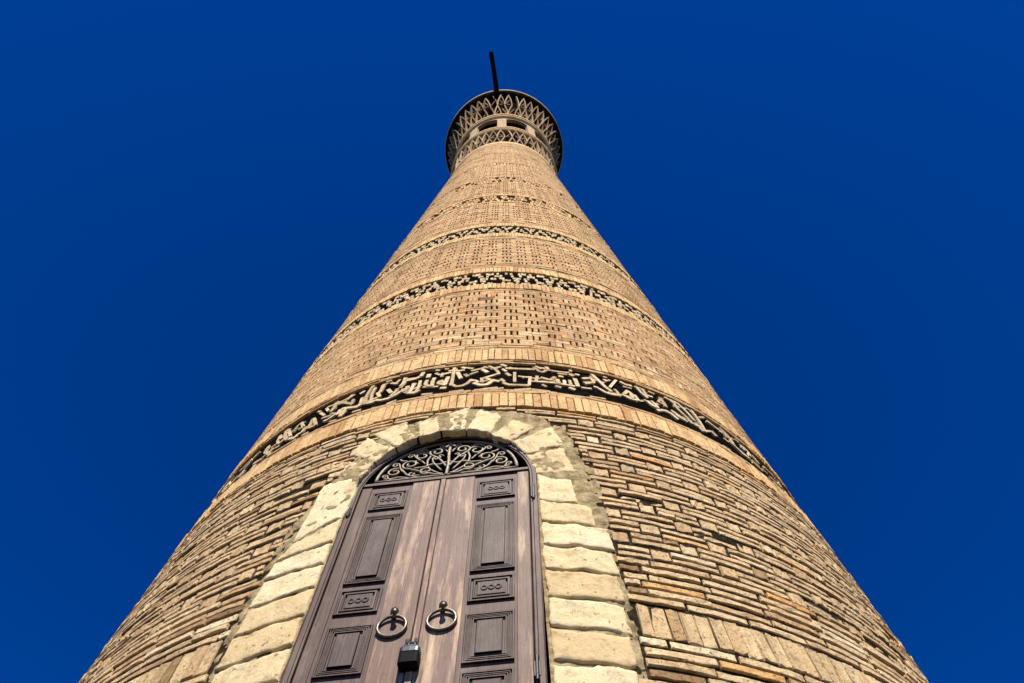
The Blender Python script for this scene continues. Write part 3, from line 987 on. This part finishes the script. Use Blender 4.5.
# ------------------------------------------------------------------ the door
def loc_box(mb_, s0, s1, t0, t1, d0, d1, tint=0.5, mat=0, c=0.0):
    """box in door sheet coordinates, front at d1, front edge chamfered by c"""
    v = [L(s0, t0, d0), L(s1, t0, d0), L(s1, t1, d0), L(s0, t1, d0),
         L(s0, t0, d1 - c), L(s1, t0, d1 - c), L(s1, t1, d1 - c), L(s0, t1, d1 - c)]
    f = [(0, 1, 5, 4), (1, 2, 6, 5), (2, 3, 7, 6), (3, 0, 4, 7)]
    if c > 0:
        v += [L(s0 + c, t0 + c, d1), L(s1 - c, t0 + c, d1), L(s1 - c, t1 - c, d1), L(s0 + c, t1 - c, d1)]
        f += [(4, 5, 9, 8), (5, 6, 10, 9), (6, 7, 11, 10), (7, 4, 8, 11), (8, 9, 10, 11)]
    else:
        f += [(4, 5, 6, 7)]
    mb_.add(v, f, tint, mat)

def steps(mb_, s0, s1, t0, t1, prof):
    """stepped moulding round a rectangle: prof = [(inset, depth), ...], closed by a flat field"""
    V, F = [], []
    for ins, d in prof:
        V += [L(s0 + ins, t0 + ins, d), L(s1 - ins, t0 + ins, d), L(s1 - ins, t1 - ins, d), L(s0 + ins, t1 - ins, d)]
    for k in range(len(prof) - 1):
        for q in range(4):
            F.append((k * 4 + q, k * 4 + (q + 1) % 4, (k + 1) * 4 + (q + 1) % 4, (k + 1) * 4 + q))
    e = (len(prof) - 1) * 4
    F.append((e, e + 1, e + 2, e + 3))
    mb_.add(V, F)

def tube(mb_, P, r, n=8, closed=False, tint=0.5, mat=0):
    P = np.array(P, float)
    m = len(P)
    if closed:
        tg = np.roll(P, -1, 0) - np.roll(P, 1, 0)
    else:
        tg = np.gradient(P, axis=0)
    tg /= np.linalg.norm(tg, axis=1)[:, None] + 1e-12
    ref = np.array([0.0, 1.0, 0.0])
    V = []
    for k in range(m):
        a = np.cross(tg[k], ref)
        if np.linalg.norm(a) < 1e-3:
            a = np.cross(tg[k], [1.0, 0, 0])
        a /= np.linalg.norm(a)
        b = np.cross(tg[k], a)
        rr = r if np.ndim(r) == 0 else r[k]
        for q in range(n):
            w = 2 * math.pi * q / n
            V.append(P[k] + rr * (math.cos(w) * a + math.sin(w) * b))
    F = []
    for k in range(m if closed else m - 1):
        k2 = (k + 1) % m
        for q in range(n):
            F.append((k * n + q, k * n + (q + 1) % n, k2 * n + (q + 1) % n, k2 * n + q))
    if not closed:
        V.append(P[0]); V.append(P[-1])
        c0, c1 = m * n, m * n + 1
        for q in range(n):
            F.append((c0, (q + 1) % n, q, q))
            F.append((c1, (m - 1) * n + q, (m - 1) * n + (q + 1) % n, (m - 1) * n + (q + 1) % n))
    mb_.add(V, F, tint, mat)

def ball(mb_, c, r, n=12, m=8, sq=(1, 1, 1), mat=0):
    c = np.array(c)
    V = []
    for a in range(m + 1):
        ph = math.pi * a / m
        for b in range(n):
            w = 2 * math.pi * b / n
            V.append(c + r * np.array((math.sin(ph) * math.cos(w) * sq[0], math.sin(ph) * math.sin(w) * sq[1], math.cos(ph) * sq[2])))
    F = []
    for a in range(m):
        for b in range(n):
            F.append((a * n + b, (a + 1) * n + b, (a + 1) * n + (b + 1) % n, a * n + (b + 1) % n))
    mb_.add(V, F, 0.5, mat)

T_BOT = -0.60
# frame: jambs and arch as one piece
FW = 0.040
def outline(a, b, tb):
    s, t = arch_pts(a, b)
    return np.concatenate([[AC_S + a], s, [AC_S - a]]), np.concatenate([[tb], t, [tb]])
fmb = MB()
loops = []
for (off, d) in [(0.0, -0.10), (0.0, 0.020), (0.006, 0.026), (0.024, 0.026), (0.028, 0.020), (FW - 0.004, 0.020), (FW, 0.014), (FW, -0.10)]:
    s, t = outline(AA - off, AB - off, T_BOT)
    loops.append(L(s, t, np.full(s.shape, d)))
V = np.stack(loops, 1)
m, K = V.shape[:2]
F = []
for a in range(m - 1):
    for k in range(K - 1):
        F.append((a * K + k, a * K + k + 1, (a + 1) * K + k + 1, (a + 1) * K + k))
fmb.add(V.reshape(-1, 3), F)
frame = fmb.build("door_frame", M_WOOD, minaret, matrix=DM)
tb_ = MB()
loc_box(tb_, -0.425, 0.476, 1.545, 1.572, -0.05, 0.014, c=0.003)
tb_.build("transom", M_WOOD, frame, matrix=DM)

def pin(s, t0, t1, d=0.030, r=0.007):
    h = MB()
    tube(h, [L(s, t, d) for t in np.linspace(t0, t1, 6)], r, 10)
    loc_box(h, s - 0.013, s + 0.013, t0 + 0.02, t1 - 0.02, 0.012, 0.0285, c=0.002)
    h.build("hinge", M_IRON, frame, matrix=DM)
pin(0.494, 1.24, 1.375); pin(0.484, 0.02, 0.135); pin(-0.452, 1.255, 1.335)
for s_, t_ in ((0.085, 2.025), (-0.07, 2.005), (0.25, 2.0), (0.36, 1.90)):
    nmb = MB()
    p0 = L(s_, t_, 0.0)
    tube(nmb, [p0, p0 + np.array((0, -0.03, 0.004)), p0 + np.array((0.003, -0.042, 0.014))], 0.0055, 6)
    nmb.build("nail", M_IRON, frame, matrix=DM)

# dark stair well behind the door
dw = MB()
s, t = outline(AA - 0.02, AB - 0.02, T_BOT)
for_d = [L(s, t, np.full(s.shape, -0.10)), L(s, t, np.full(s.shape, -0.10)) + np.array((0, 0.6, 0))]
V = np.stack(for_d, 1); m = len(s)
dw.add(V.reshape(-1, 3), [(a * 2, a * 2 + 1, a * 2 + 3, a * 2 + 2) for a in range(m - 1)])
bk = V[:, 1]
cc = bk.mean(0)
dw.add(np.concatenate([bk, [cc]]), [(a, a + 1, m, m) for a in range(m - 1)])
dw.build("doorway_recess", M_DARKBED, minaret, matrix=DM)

# sill stone below the door
sl = MB()
loc_box(sl, -0.50, 0.56, T_BOT - 0.10, T_BOT - 0.002, -0.12, 0.07, c=0.01)
sl.build("door_sill", M_STONE, minaret, matrix=DM)

PANEL = [(0.0, 0.0008), (0.0, 0.010), (0.003, 0.012), (0.008, 0.012), (0.010, 0.004), (0.013, 0.004), (0.0145, 0.010), (0.0175, 0.010), (0.019, 0.005), (0.0215, 0.005),
         (0.023, 0.010), (0.026, 0.010), (0.0275, 0.005), (0.030, 0.005), (0.0315, 0.010), (0.036, 0.010), (0.037, 0.001), (0.046, 0.001), (0.047, 0.016), (0.050, 0.018)]
SMALL = [(0.0, 0.0008), (0.0, 0.009), (0.004, 0.011), (0.010, 0.011), (0.013, 0.003), (0.020, 0.0025), (0.022, 0.011), (0.030, 0.012), (0.032, 0.002), (0.038, 0.002), (0.039, 0.009), (0.042, 0.0095)]
ROWS = [(1.295, 1.468, 1), (0.690, 1.238, 0), (0.487, 0.648, 1), (0.138, 0.412, 0), (-0.46, 0.095, 0)]

def leaf(s0, s1, p0, p1, b0, b1, st0, st1, strip):
    """one door leaf: s0..s1 whole, p0..p1 panel column, b0..b1 plain board, st0..st1 stile"""
    base = MB()
    loc_box(base, s0, s1, T_BOT + 0.01, 1.543, -0.045, 0.0, c=0.002)
    lo = base.build("door_leaf", M_WOOD, minaret, matrix=DM)
    bd = MB()
    loc_box(bd, b0, b1, T_BOT + 0.012, 1.541, 0.0005, 0.0075, c=0.0025)
    bd.build("plain_board", M_BOARD, lo, matrix=DM)
    if st1 > st0:
        sb = MB()
        loc_box(sb, st0, st1, T_BOT + 0.012, 1.541, 0.0005, 0.0055, c=0.0025)
        sb.build("stile", M_BOARD if st0 > 0 else M_WOOD, lo, matrix=DM)
    if strip:
        ab = MB()
        loc_box(ab, strip[0], strip[1], T_BOT + 0.012, 1.541, 0.0005, 0.013, c=0.003)
        ab.build("cover_strip", M_BOARD, lo, matrix=DM)
    for t0, t1, small in ROWS:
        pb = MB()
        steps(pb, p0, p1, t0, t1, SMALL if small else PANEL)
        if small:
            mid = (p0 + p1) / 2; tm = (t0 + t1) / 2
            for q in (-1, 0, 1):
                cx = mid + q * 0.030
                ph = np.linspace(0, 2 * math.pi, 15)[:-1]
                tube(pb, [L(cx + 0.011 * math.cos(w), tm + 0.013 * math.sin(w), 0.010) for w in ph], 0.0042, 6, closed=True)
        pb.build("panel", M_PANEL, lo, matrix=DM)
    return lo

leaf_l = leaf(-0.425, 0.001, -0.352, -0.165, -0.146, -0.001, -0.421, -0.366, (0.003, 0.030))
leaf_r = leaf(0.003, 0.474, 0.205, 0.402, 0.032, 0.188, 0.412, 0.472, None)

def ring_pull(s, t, lo):
    k = MB()
    p = L(s, t, 0.0)
    tube(k, [L(s, t, 0.006), L(s, t, 0.012)], 0.017, 14)
    tube(k, [L(s, t, 0.010), L(s, t - 0.002, 0.030), L(s, t - 0.004, 0.040)], 0.0065, 10)
    ball(k, L(s, t - 0.002, 0.046), 0.0125)
    tube(k, [L(s - 0.006, t - 0.018, 0.008), L(s - 0.004, t - 0.03, 0.030), L(s + 0.004, t - 0.03, 0.030), L(s + 0.006, t - 0.018, 0.008)], 0.005, 8)
    k.build("knob", M_RINGM, lo, matrix=DM)
    r = MB()
    R_, m_ = 0.0555, 40
    top = L(s, t - 0.030, 0.018)
    P = []
    for q in range(m_):
        w = 2 * math.pi * q / m_
        P.append(top + np.array((R_ * math.sin(w), 0.004 * (1 - math.cos(w)) / 2 - 0.002, -R_ * (1 - math.cos(w)) * 0.98)))
    tube(r, P, 0.0068, 10, closed=True)
    r.build("ring_handle", M_RINGM, lo, smooth=True, matrix=DM)
ring_pull(-0.089, 0.470, leaf_l)
ring_pull(0.110, 0.480, leaf_r)
# hasp eyes for the padlock
for s_, lo in ((-0.012, leaf_l), (0.022, leaf_r)):
    h = MB()
    P = [L(s_, 0.275 + 0.014 * math.cos(w), 0.014 + 0.016 * math.sin(w)) for w in np.linspace(0, math.pi, 9)]
    tube(h, P, 0.004, 8)
    loc_box(h, s_ - 0.009, s_ + 0.009, 0.25, 0.30, 0.0075, 0.0145, c=0.002)
    h.build("hasp", M_IRON, lo, matrix=DM)

# fanlight grille
gr = MB()
GS, GT, GA, GB = 0.025, 1.578, 0.386, 0.392
ph = np.linspace(0, math.pi, 48)
tube(gr, [L(GS + GA * math.cos(w), GT + GB * math.sin(w), 0.0) for w in ph], 0.0085, 8)
tube(gr, [L(GS + GA * q, GT + 0.004, 0.0) for q in np.linspace(-1, 1, 12)], 0.006, 8)
def curve_tube(pts, r=0.0062, d=0.0):
    P = np.array(pts, float)
    q = np.linspace(0, len(P) - 1, (len(P) - 1) * 5 + 1)
    i0 = np.clip(q.astype(int), 0, len(P) - 2); f = (q - i0)[:, None]
    pm1 = P[np.clip(i0 - 1, 0, None)]; p0 = P[i0]; p1 = P[i0 + 1]; p2 = P[np.clip(i0 + 2, None, len(P) - 1)]
    S_ = 0.5 * ((2 * p0) + (-pm1 + p1) * f + (2 * pm1 - 5 * p0 + 4 * p1 - p2) * f ** 2 + (-pm1 + 3 * p0 - 3 * p1 + p2) * f ** 3)
    tube(gr, [L(GS + a, GT + b, d) for a, b in S_], r, 7)
def scroll(cx, cy, r0, a0, turns, dirn, tail):
    pts = []
    n_ = int(10 * turns)
    for k in range(n_ + 1):
        w = math.radians(a0) + dirn * 2 * math.pi * turns * k / n_
        rr = r0 * (1 - 0.72 * k / n_)
        pts.append((cx + rr * math.cos(w), cy + rr * math.sin(w)))
    return list(tail) + pts
for sg in (-1, 1):
    def mir(p):
        return [(sg * a, b) for a, b in p]
    dd = 0.002 * sg
    curve_tube(mir(scroll(0.075, 0.285, 0.045, -60, 1.3, 1, [(0.008, 0.10), (0.05, 0.19)])), d=0.002 + dd)
    curve_tube(mir(scroll(0.155, 0.255, 0.050, 200, 1.3, -1, [(0.02, 0.01), (0.10, 0.09), (0.12, 0.18)])), d=-0.002 + dd)
    curve_tube(mir(scroll(0.215, 0.165, 0.050, -90, 1.35, 1, [(0.05, 0.01), (0.13, 0.06)])), d=0.004 + dd)
    curve_tube(mir(scroll(0.295, 0.095, 0.045, 150, 1.3, -1, [(0.16, 0.01), (0.22, 0.05)])), d=-0.004 + dd)
    curve_tube(mir(scroll(0.115, 0.075, 0.040, -120, 1.2, 1, [(0.02, 0.02), (0.06, 0.02)])), d=0.006 + dd)
    curve_tube(mir([(0.20, 0.005), (0.26, 0.03), (0.31, 0.02), (0.345, 0.03)]), d=0.001 + dd)
    curve_tube(mir([(0.24, 0.21), (0.27, 0.22), (0.285, 0.245)]), d=0.001 + dd)
    curve_tube(mir([(0.01, 0.15), (0.05, 0.13), (0.09, 0.14), (0.13, 0.12), (0.19, 0.115)]), d=0.003 + dd)
    curve_tube(mir([(0.12, 0.30), (0.15, 0.33), (0.19, 0.31), (0.205, 0.28)]), d=-0.003 + dd)
for sg in (-1, 1):
    def mir(p):
        return [(sg * a, b_) for a, b_ in p]
    dd = 0.0015 * sg
    curve_tube(mir(scroll(0.045, 0.345, 0.020, -90, 1.1, 1, [(0.012, 0.27), (0.03, 0.31)])), r=0.005, d=-0.001 + dd)
    curve_tube(mir(scroll(0.225, 0.265, 0.022, 180, 1.1, -1, [(0.16, 0.20), (0.19, 0.24)])), r=0.005, d=0.005 + dd)
    curve_tube(mir(scroll(0.300, 0.175, 0.022, 160, 1.1, -1, [(0.25, 0.09), (0.27, 0.14)])), r=0.005, d=0.001 + dd)
    curve_tube(mir(scroll(0.075, 0.205, 0.020, -30, 1.1, 1, [(0.03, 0.06), (0.08, 0.15)])), r=0.005, d=0.007 + dd)
    curve_tube(mir(scroll(0.190, 0.055, 0.024, -120, 1.1, 1, [(0.10, 0.01), (0.15, 0.03)])), r=0.005, d=-0.006 + dd)
    curve_tube(mir(scroll(0.345, 0.055, 0.018, 200, 1.0, -1, [(0.30, 0.01), (0.32, 0.03)])), r=0.005, d=0.004 + dd)
    curve_tube(mir([(0.03, 0.23), (0.06, 0.25), (0.05, 0.21), (0.09, 0.24)]), r=0.005, d=-0.005 + dd)
    curve_tube(mir([(0.13, 0.155), (0.16, 0.20), (0.19, 0.20), (0.17, 0.165)]), r=0.005, d=-0.004 + dd)
curve_tube([(0, 0.0), (0.004, 0.12), (-0.003, 0.25), (0, 0.365)], 0.0095)
curve_tube([(-0.03, 0.33), (0, 0.355), (0.03, 0.33)], 0.0075, 0.007)
gr.build("fanlight_grille", M_GRILLE, minaret, smooth=True, matrix=DM)

# ------------------------------------------------------------------ head of the tower
hd = MB()
revolve(hd, [(1.38, 21.60), (1.495, 21.62), (1.515, 21.68), (1.515, 21.84), (1.49, 21.88), (1.30, 21.881)], 120, 0.75)
hd.build("moulding", M_TRIM, minaret)

def cornice(z0, z1, r0, r1, rc0, rc1, n, w, tiers):
    """corbelled cornice: core coloured dark as if in shade, flaring outwards and a crossed lattice of projecting ribs"""
    co = MB()
    prof = []
    for k in range(tiers):
        a = z0 + (z1 - z0) * k / tiers; b = z0 + (z1 - z0) * (k + 1) / tiers
        ra = rc0 + (rc1 - rc0) * (k / tiers) ** 1.2; rb = rc0 + (rc1 - rc0) * ((k + 1) / tiers) ** 1.2
        prof += [(ra, a), (ra + 0.01, a + (b - a) * 0.55), (rb, b)]
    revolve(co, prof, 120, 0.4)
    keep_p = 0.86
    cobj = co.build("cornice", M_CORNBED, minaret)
    rf = lambda z: r0 + (r1 - r0) * ((np.asarray(z, float) - z0) / (z1 - z0)) ** 1.15
    lt = MB()
    U = 360 / n
    for tier in range(2):
        za = z0 + (z1 - z0) * (0.03 + 0.49 * tier); zb = za + (z1 - z0) * 0.46
        zs = np.linspace(za, zb, 6)
        g = np.linspace(0, 1, 6)
        for k in range(n):
            c = (k + 0.5 * tier) * U + 0.8
            # pointed niche: two leaning ribs that meet at the top, and a cross rib behind
            for sg in (-1, 1):
                if rng.random() < 0.10:
                    continue
                pts = [(c + sg * U * 0.5 * (1 - q ** 1.6), z) for q, z in zip(g, zs)]
                ribbon(lt, pts, w * rng.uniform(0.85, 1.2), -0.12, -0.004 - 0.006 * sg, rng.uniform(0.0, 0.9), rfun=rf, bev=0.1)
            if rng.random() < 0.8:
                s2 = 1 if (k + tier) % 2 else -1
                pts = [(c - s2 * U * 0.34, za + (zb - za) * 0.25), (c + s2 * U * 0.34, za + (zb - za) * 0.80)]
                ribbon(lt, pts, w * 0.8, -0.12, -0.055, rng.uniform(0.0, 0.8), rfun=rf, bev=0.1)
            if rng.random() < 0.75:
                zc = za + (zb - za) * 0.12
                ribbon(lt, [(c - U * 0.16, zc), (c + U * 0.16, zc)], w * 1.1, -0.12, -0.03, rng.uniform(0.0, 0.9), rfun=rf, bev=0.1)
    lt.build("lattice", M_RIB, cobj)
    return cobj
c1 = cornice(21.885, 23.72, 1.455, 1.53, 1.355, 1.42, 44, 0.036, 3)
rg = MB()
revolve(rg, [(1.25, 23.72), (1.53, 23.722), (1.565, 23.78), (1.565, 23.84), (1.53, 23.87), (1.53, 23.90), (1.575, 23.93), (1.575, 24.02), (1.2, 24.025)], 120, 0.7)
rg.build("moulding", M_TRIM, minaret)

lantern = empty("lantern", (0, 0, 0), minaret)
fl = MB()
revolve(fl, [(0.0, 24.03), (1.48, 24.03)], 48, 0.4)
revolve(fl, [(0.95, 24.03), (0.95, 26.3)], 48, 0.4)  # drum added in near-black so the lantern openings look deep and unlit
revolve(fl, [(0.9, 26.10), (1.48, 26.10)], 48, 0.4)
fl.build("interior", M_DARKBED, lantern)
for k in range(10):
    c = -2.5 + 36 * k
    pb = MB()
    def seg(th0, th1, za, zb, ra=1.40, rb=1.50, tint=0.85):
        th = np.radians(np.linspace(th0, th1, 7))
        V, F = [], []
        for w, z0_, z1_ in zip(th, np.broadcast_to(za, 7), np.broadcast_to(zb, 7)):
            for r_, z_ in ((ra, z0_), (rb, z0_), (rb, z1_), (ra, z1_)):
                V.append((r_ * math.sin(w), -r_ * math.cos(w), z_))
        for a in range(6):
            for q in range(4):
                F.append((a * 4 + q, a * 4 + (q + 1) % 4, a * 4 + 4 + (q + 1) % 4, a * 4 + 4 + q))
        F += [(3, 2, 1, 0), (24, 25, 26, 27)]
        pb.add(V, F, tint)
    seg(c - 5.2, c + 5.2, 24.026, 25.84)
    g = np.linspace(0, 1, 7)
    for sg in (-1, 1):                                    # half arches springing from the pillar
        th_a, th_b = c + sg * 5.2, c + sg * 18.0
        za = 25.84 + 0.20 * np.sqrt(np.clip(1 - (1 - g) ** 2, 0, 1))
        seg(th_a, th_b, za, 26.11, tint=0.6)
    seg(c - 5.2, c + 5.2, 25.842, 26.11)
    pb.build("pillar", M_RIB, lantern)
rg = MB()
revolve(rg, [(1.25, 26.115), (1.52, 26.117), (1.57, 26.18), (1.57, 26.27), (1.54, 26.30), (1.54, 26.36), (1.59, 26.40), (1.59, 26.52), (1.25, 26.525)], 120, 0.7)
rg.build("moulding", M_TRIM, minaret)
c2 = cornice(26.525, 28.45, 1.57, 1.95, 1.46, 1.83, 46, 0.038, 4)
rm = MB()
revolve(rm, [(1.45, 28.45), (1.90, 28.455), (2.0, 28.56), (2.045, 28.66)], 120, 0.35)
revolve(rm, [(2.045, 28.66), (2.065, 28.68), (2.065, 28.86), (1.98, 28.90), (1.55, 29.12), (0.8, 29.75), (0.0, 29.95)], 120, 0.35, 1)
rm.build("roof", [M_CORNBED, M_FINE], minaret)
pl = MB()
tube(pl, [(-0.235, -2.00, 28.40), (-0.34, -2.50, 29.90), (-0.47, -3.06, 31.38)], 0.082, 10)
pl.build("roof_pole", M_POLE, minaret)

# ------------------------------------------------------------------ padlock, hung from the hasp
lock_m = DM @ Matrix.Translation(Vector(L(0.008, 0.20, 0.034)))
padlock = empty("padlock")
padlock.matrix_world = lock_m
padlock['label'] = "small dark padlock with steel shoulders hanging from the hasp between the door's ring pulls"
padlock['category'] = "padlock"
def lock_loft(name, mat, secs):
    b_ = MB()
    V, F = [], []
    n_ = 20
    for (w, dpt, z, e) in secs:
        for q in range(n_):
            a = 2 * math.pi * q / n_
            cx, cy = math.cos(a), math.sin(a)
            sx = math.copysign(abs(cx) ** e, cx); sy = math.copysign(abs(cy) ** e, cy)
            V.append((w * sx, dpt * sy, z))
    K = len(secs)
    for k in range(K - 1):
        for q in range(n_):
            F.append((k * n_ + q, k * n_ + (q + 1) % n_, (k + 1) * n_ + (q + 1) % n_, (k + 1) * n_ + q))
    V.append((0, 0, secs[0][2])); V.append((0, 0, secs[-1][2]))
    for q in range(n_):
        F.append((K * n_, (q + 1) % n_, q, q))
        F.append((K * n_ + 1, (K - 1) * n_ + q, (K - 1) * n_ + (q + 1) % n_, (K - 1) * n_ + (q + 1) % n_))
    b_.add(V, F)
    o = b_.build(name, mat, None)
    o.parent = padlock
    return o
lock_loft("body", M_LOCKB, [(0.034, 0.020, -0.052, 0.35), (0.037, 0.023, -0.049, 0.35), (0.037, 0.023, 0.0, 0.35), (0.034, 0.020, 0.002, 0.35)])
lock_loft("shoulder", M_LOCKS, [(0.035, 0.021, 0.002, 0.4), (0.0375, 0.0235, 0.004, 0.4), (0.0375, 0.0235, 0.024, 0.4), (0.030, 0.021, 0.036, 0.5), (0.014, 0.013, 0.041, 0.7)])
sh = MB()
P = [(-0.013, 0, 0.036)] + [(-0.013 * math.cos(w), 0, 0.056 + 0.013 * math.sin(w)) for w in np.linspace(0, math.pi, 9)] + [(0.013, 0, 0.036)]
tube(sh, P, 0.0042, 8)
so = sh.build("shackle", M_LOCKS, None, smooth=True)
so.parent = padlock

# ------------------------------------------------------------------ ground
gm = MB()
g_r = np.array([0.0, 8, 20, 60, 200, 900])
revolve(gm, [(r_, 0.0) for r_ in g_r], 64, 0.5)
ground = gm.build("ground", M_GROUND, None)
ground['kind'] = "structure"
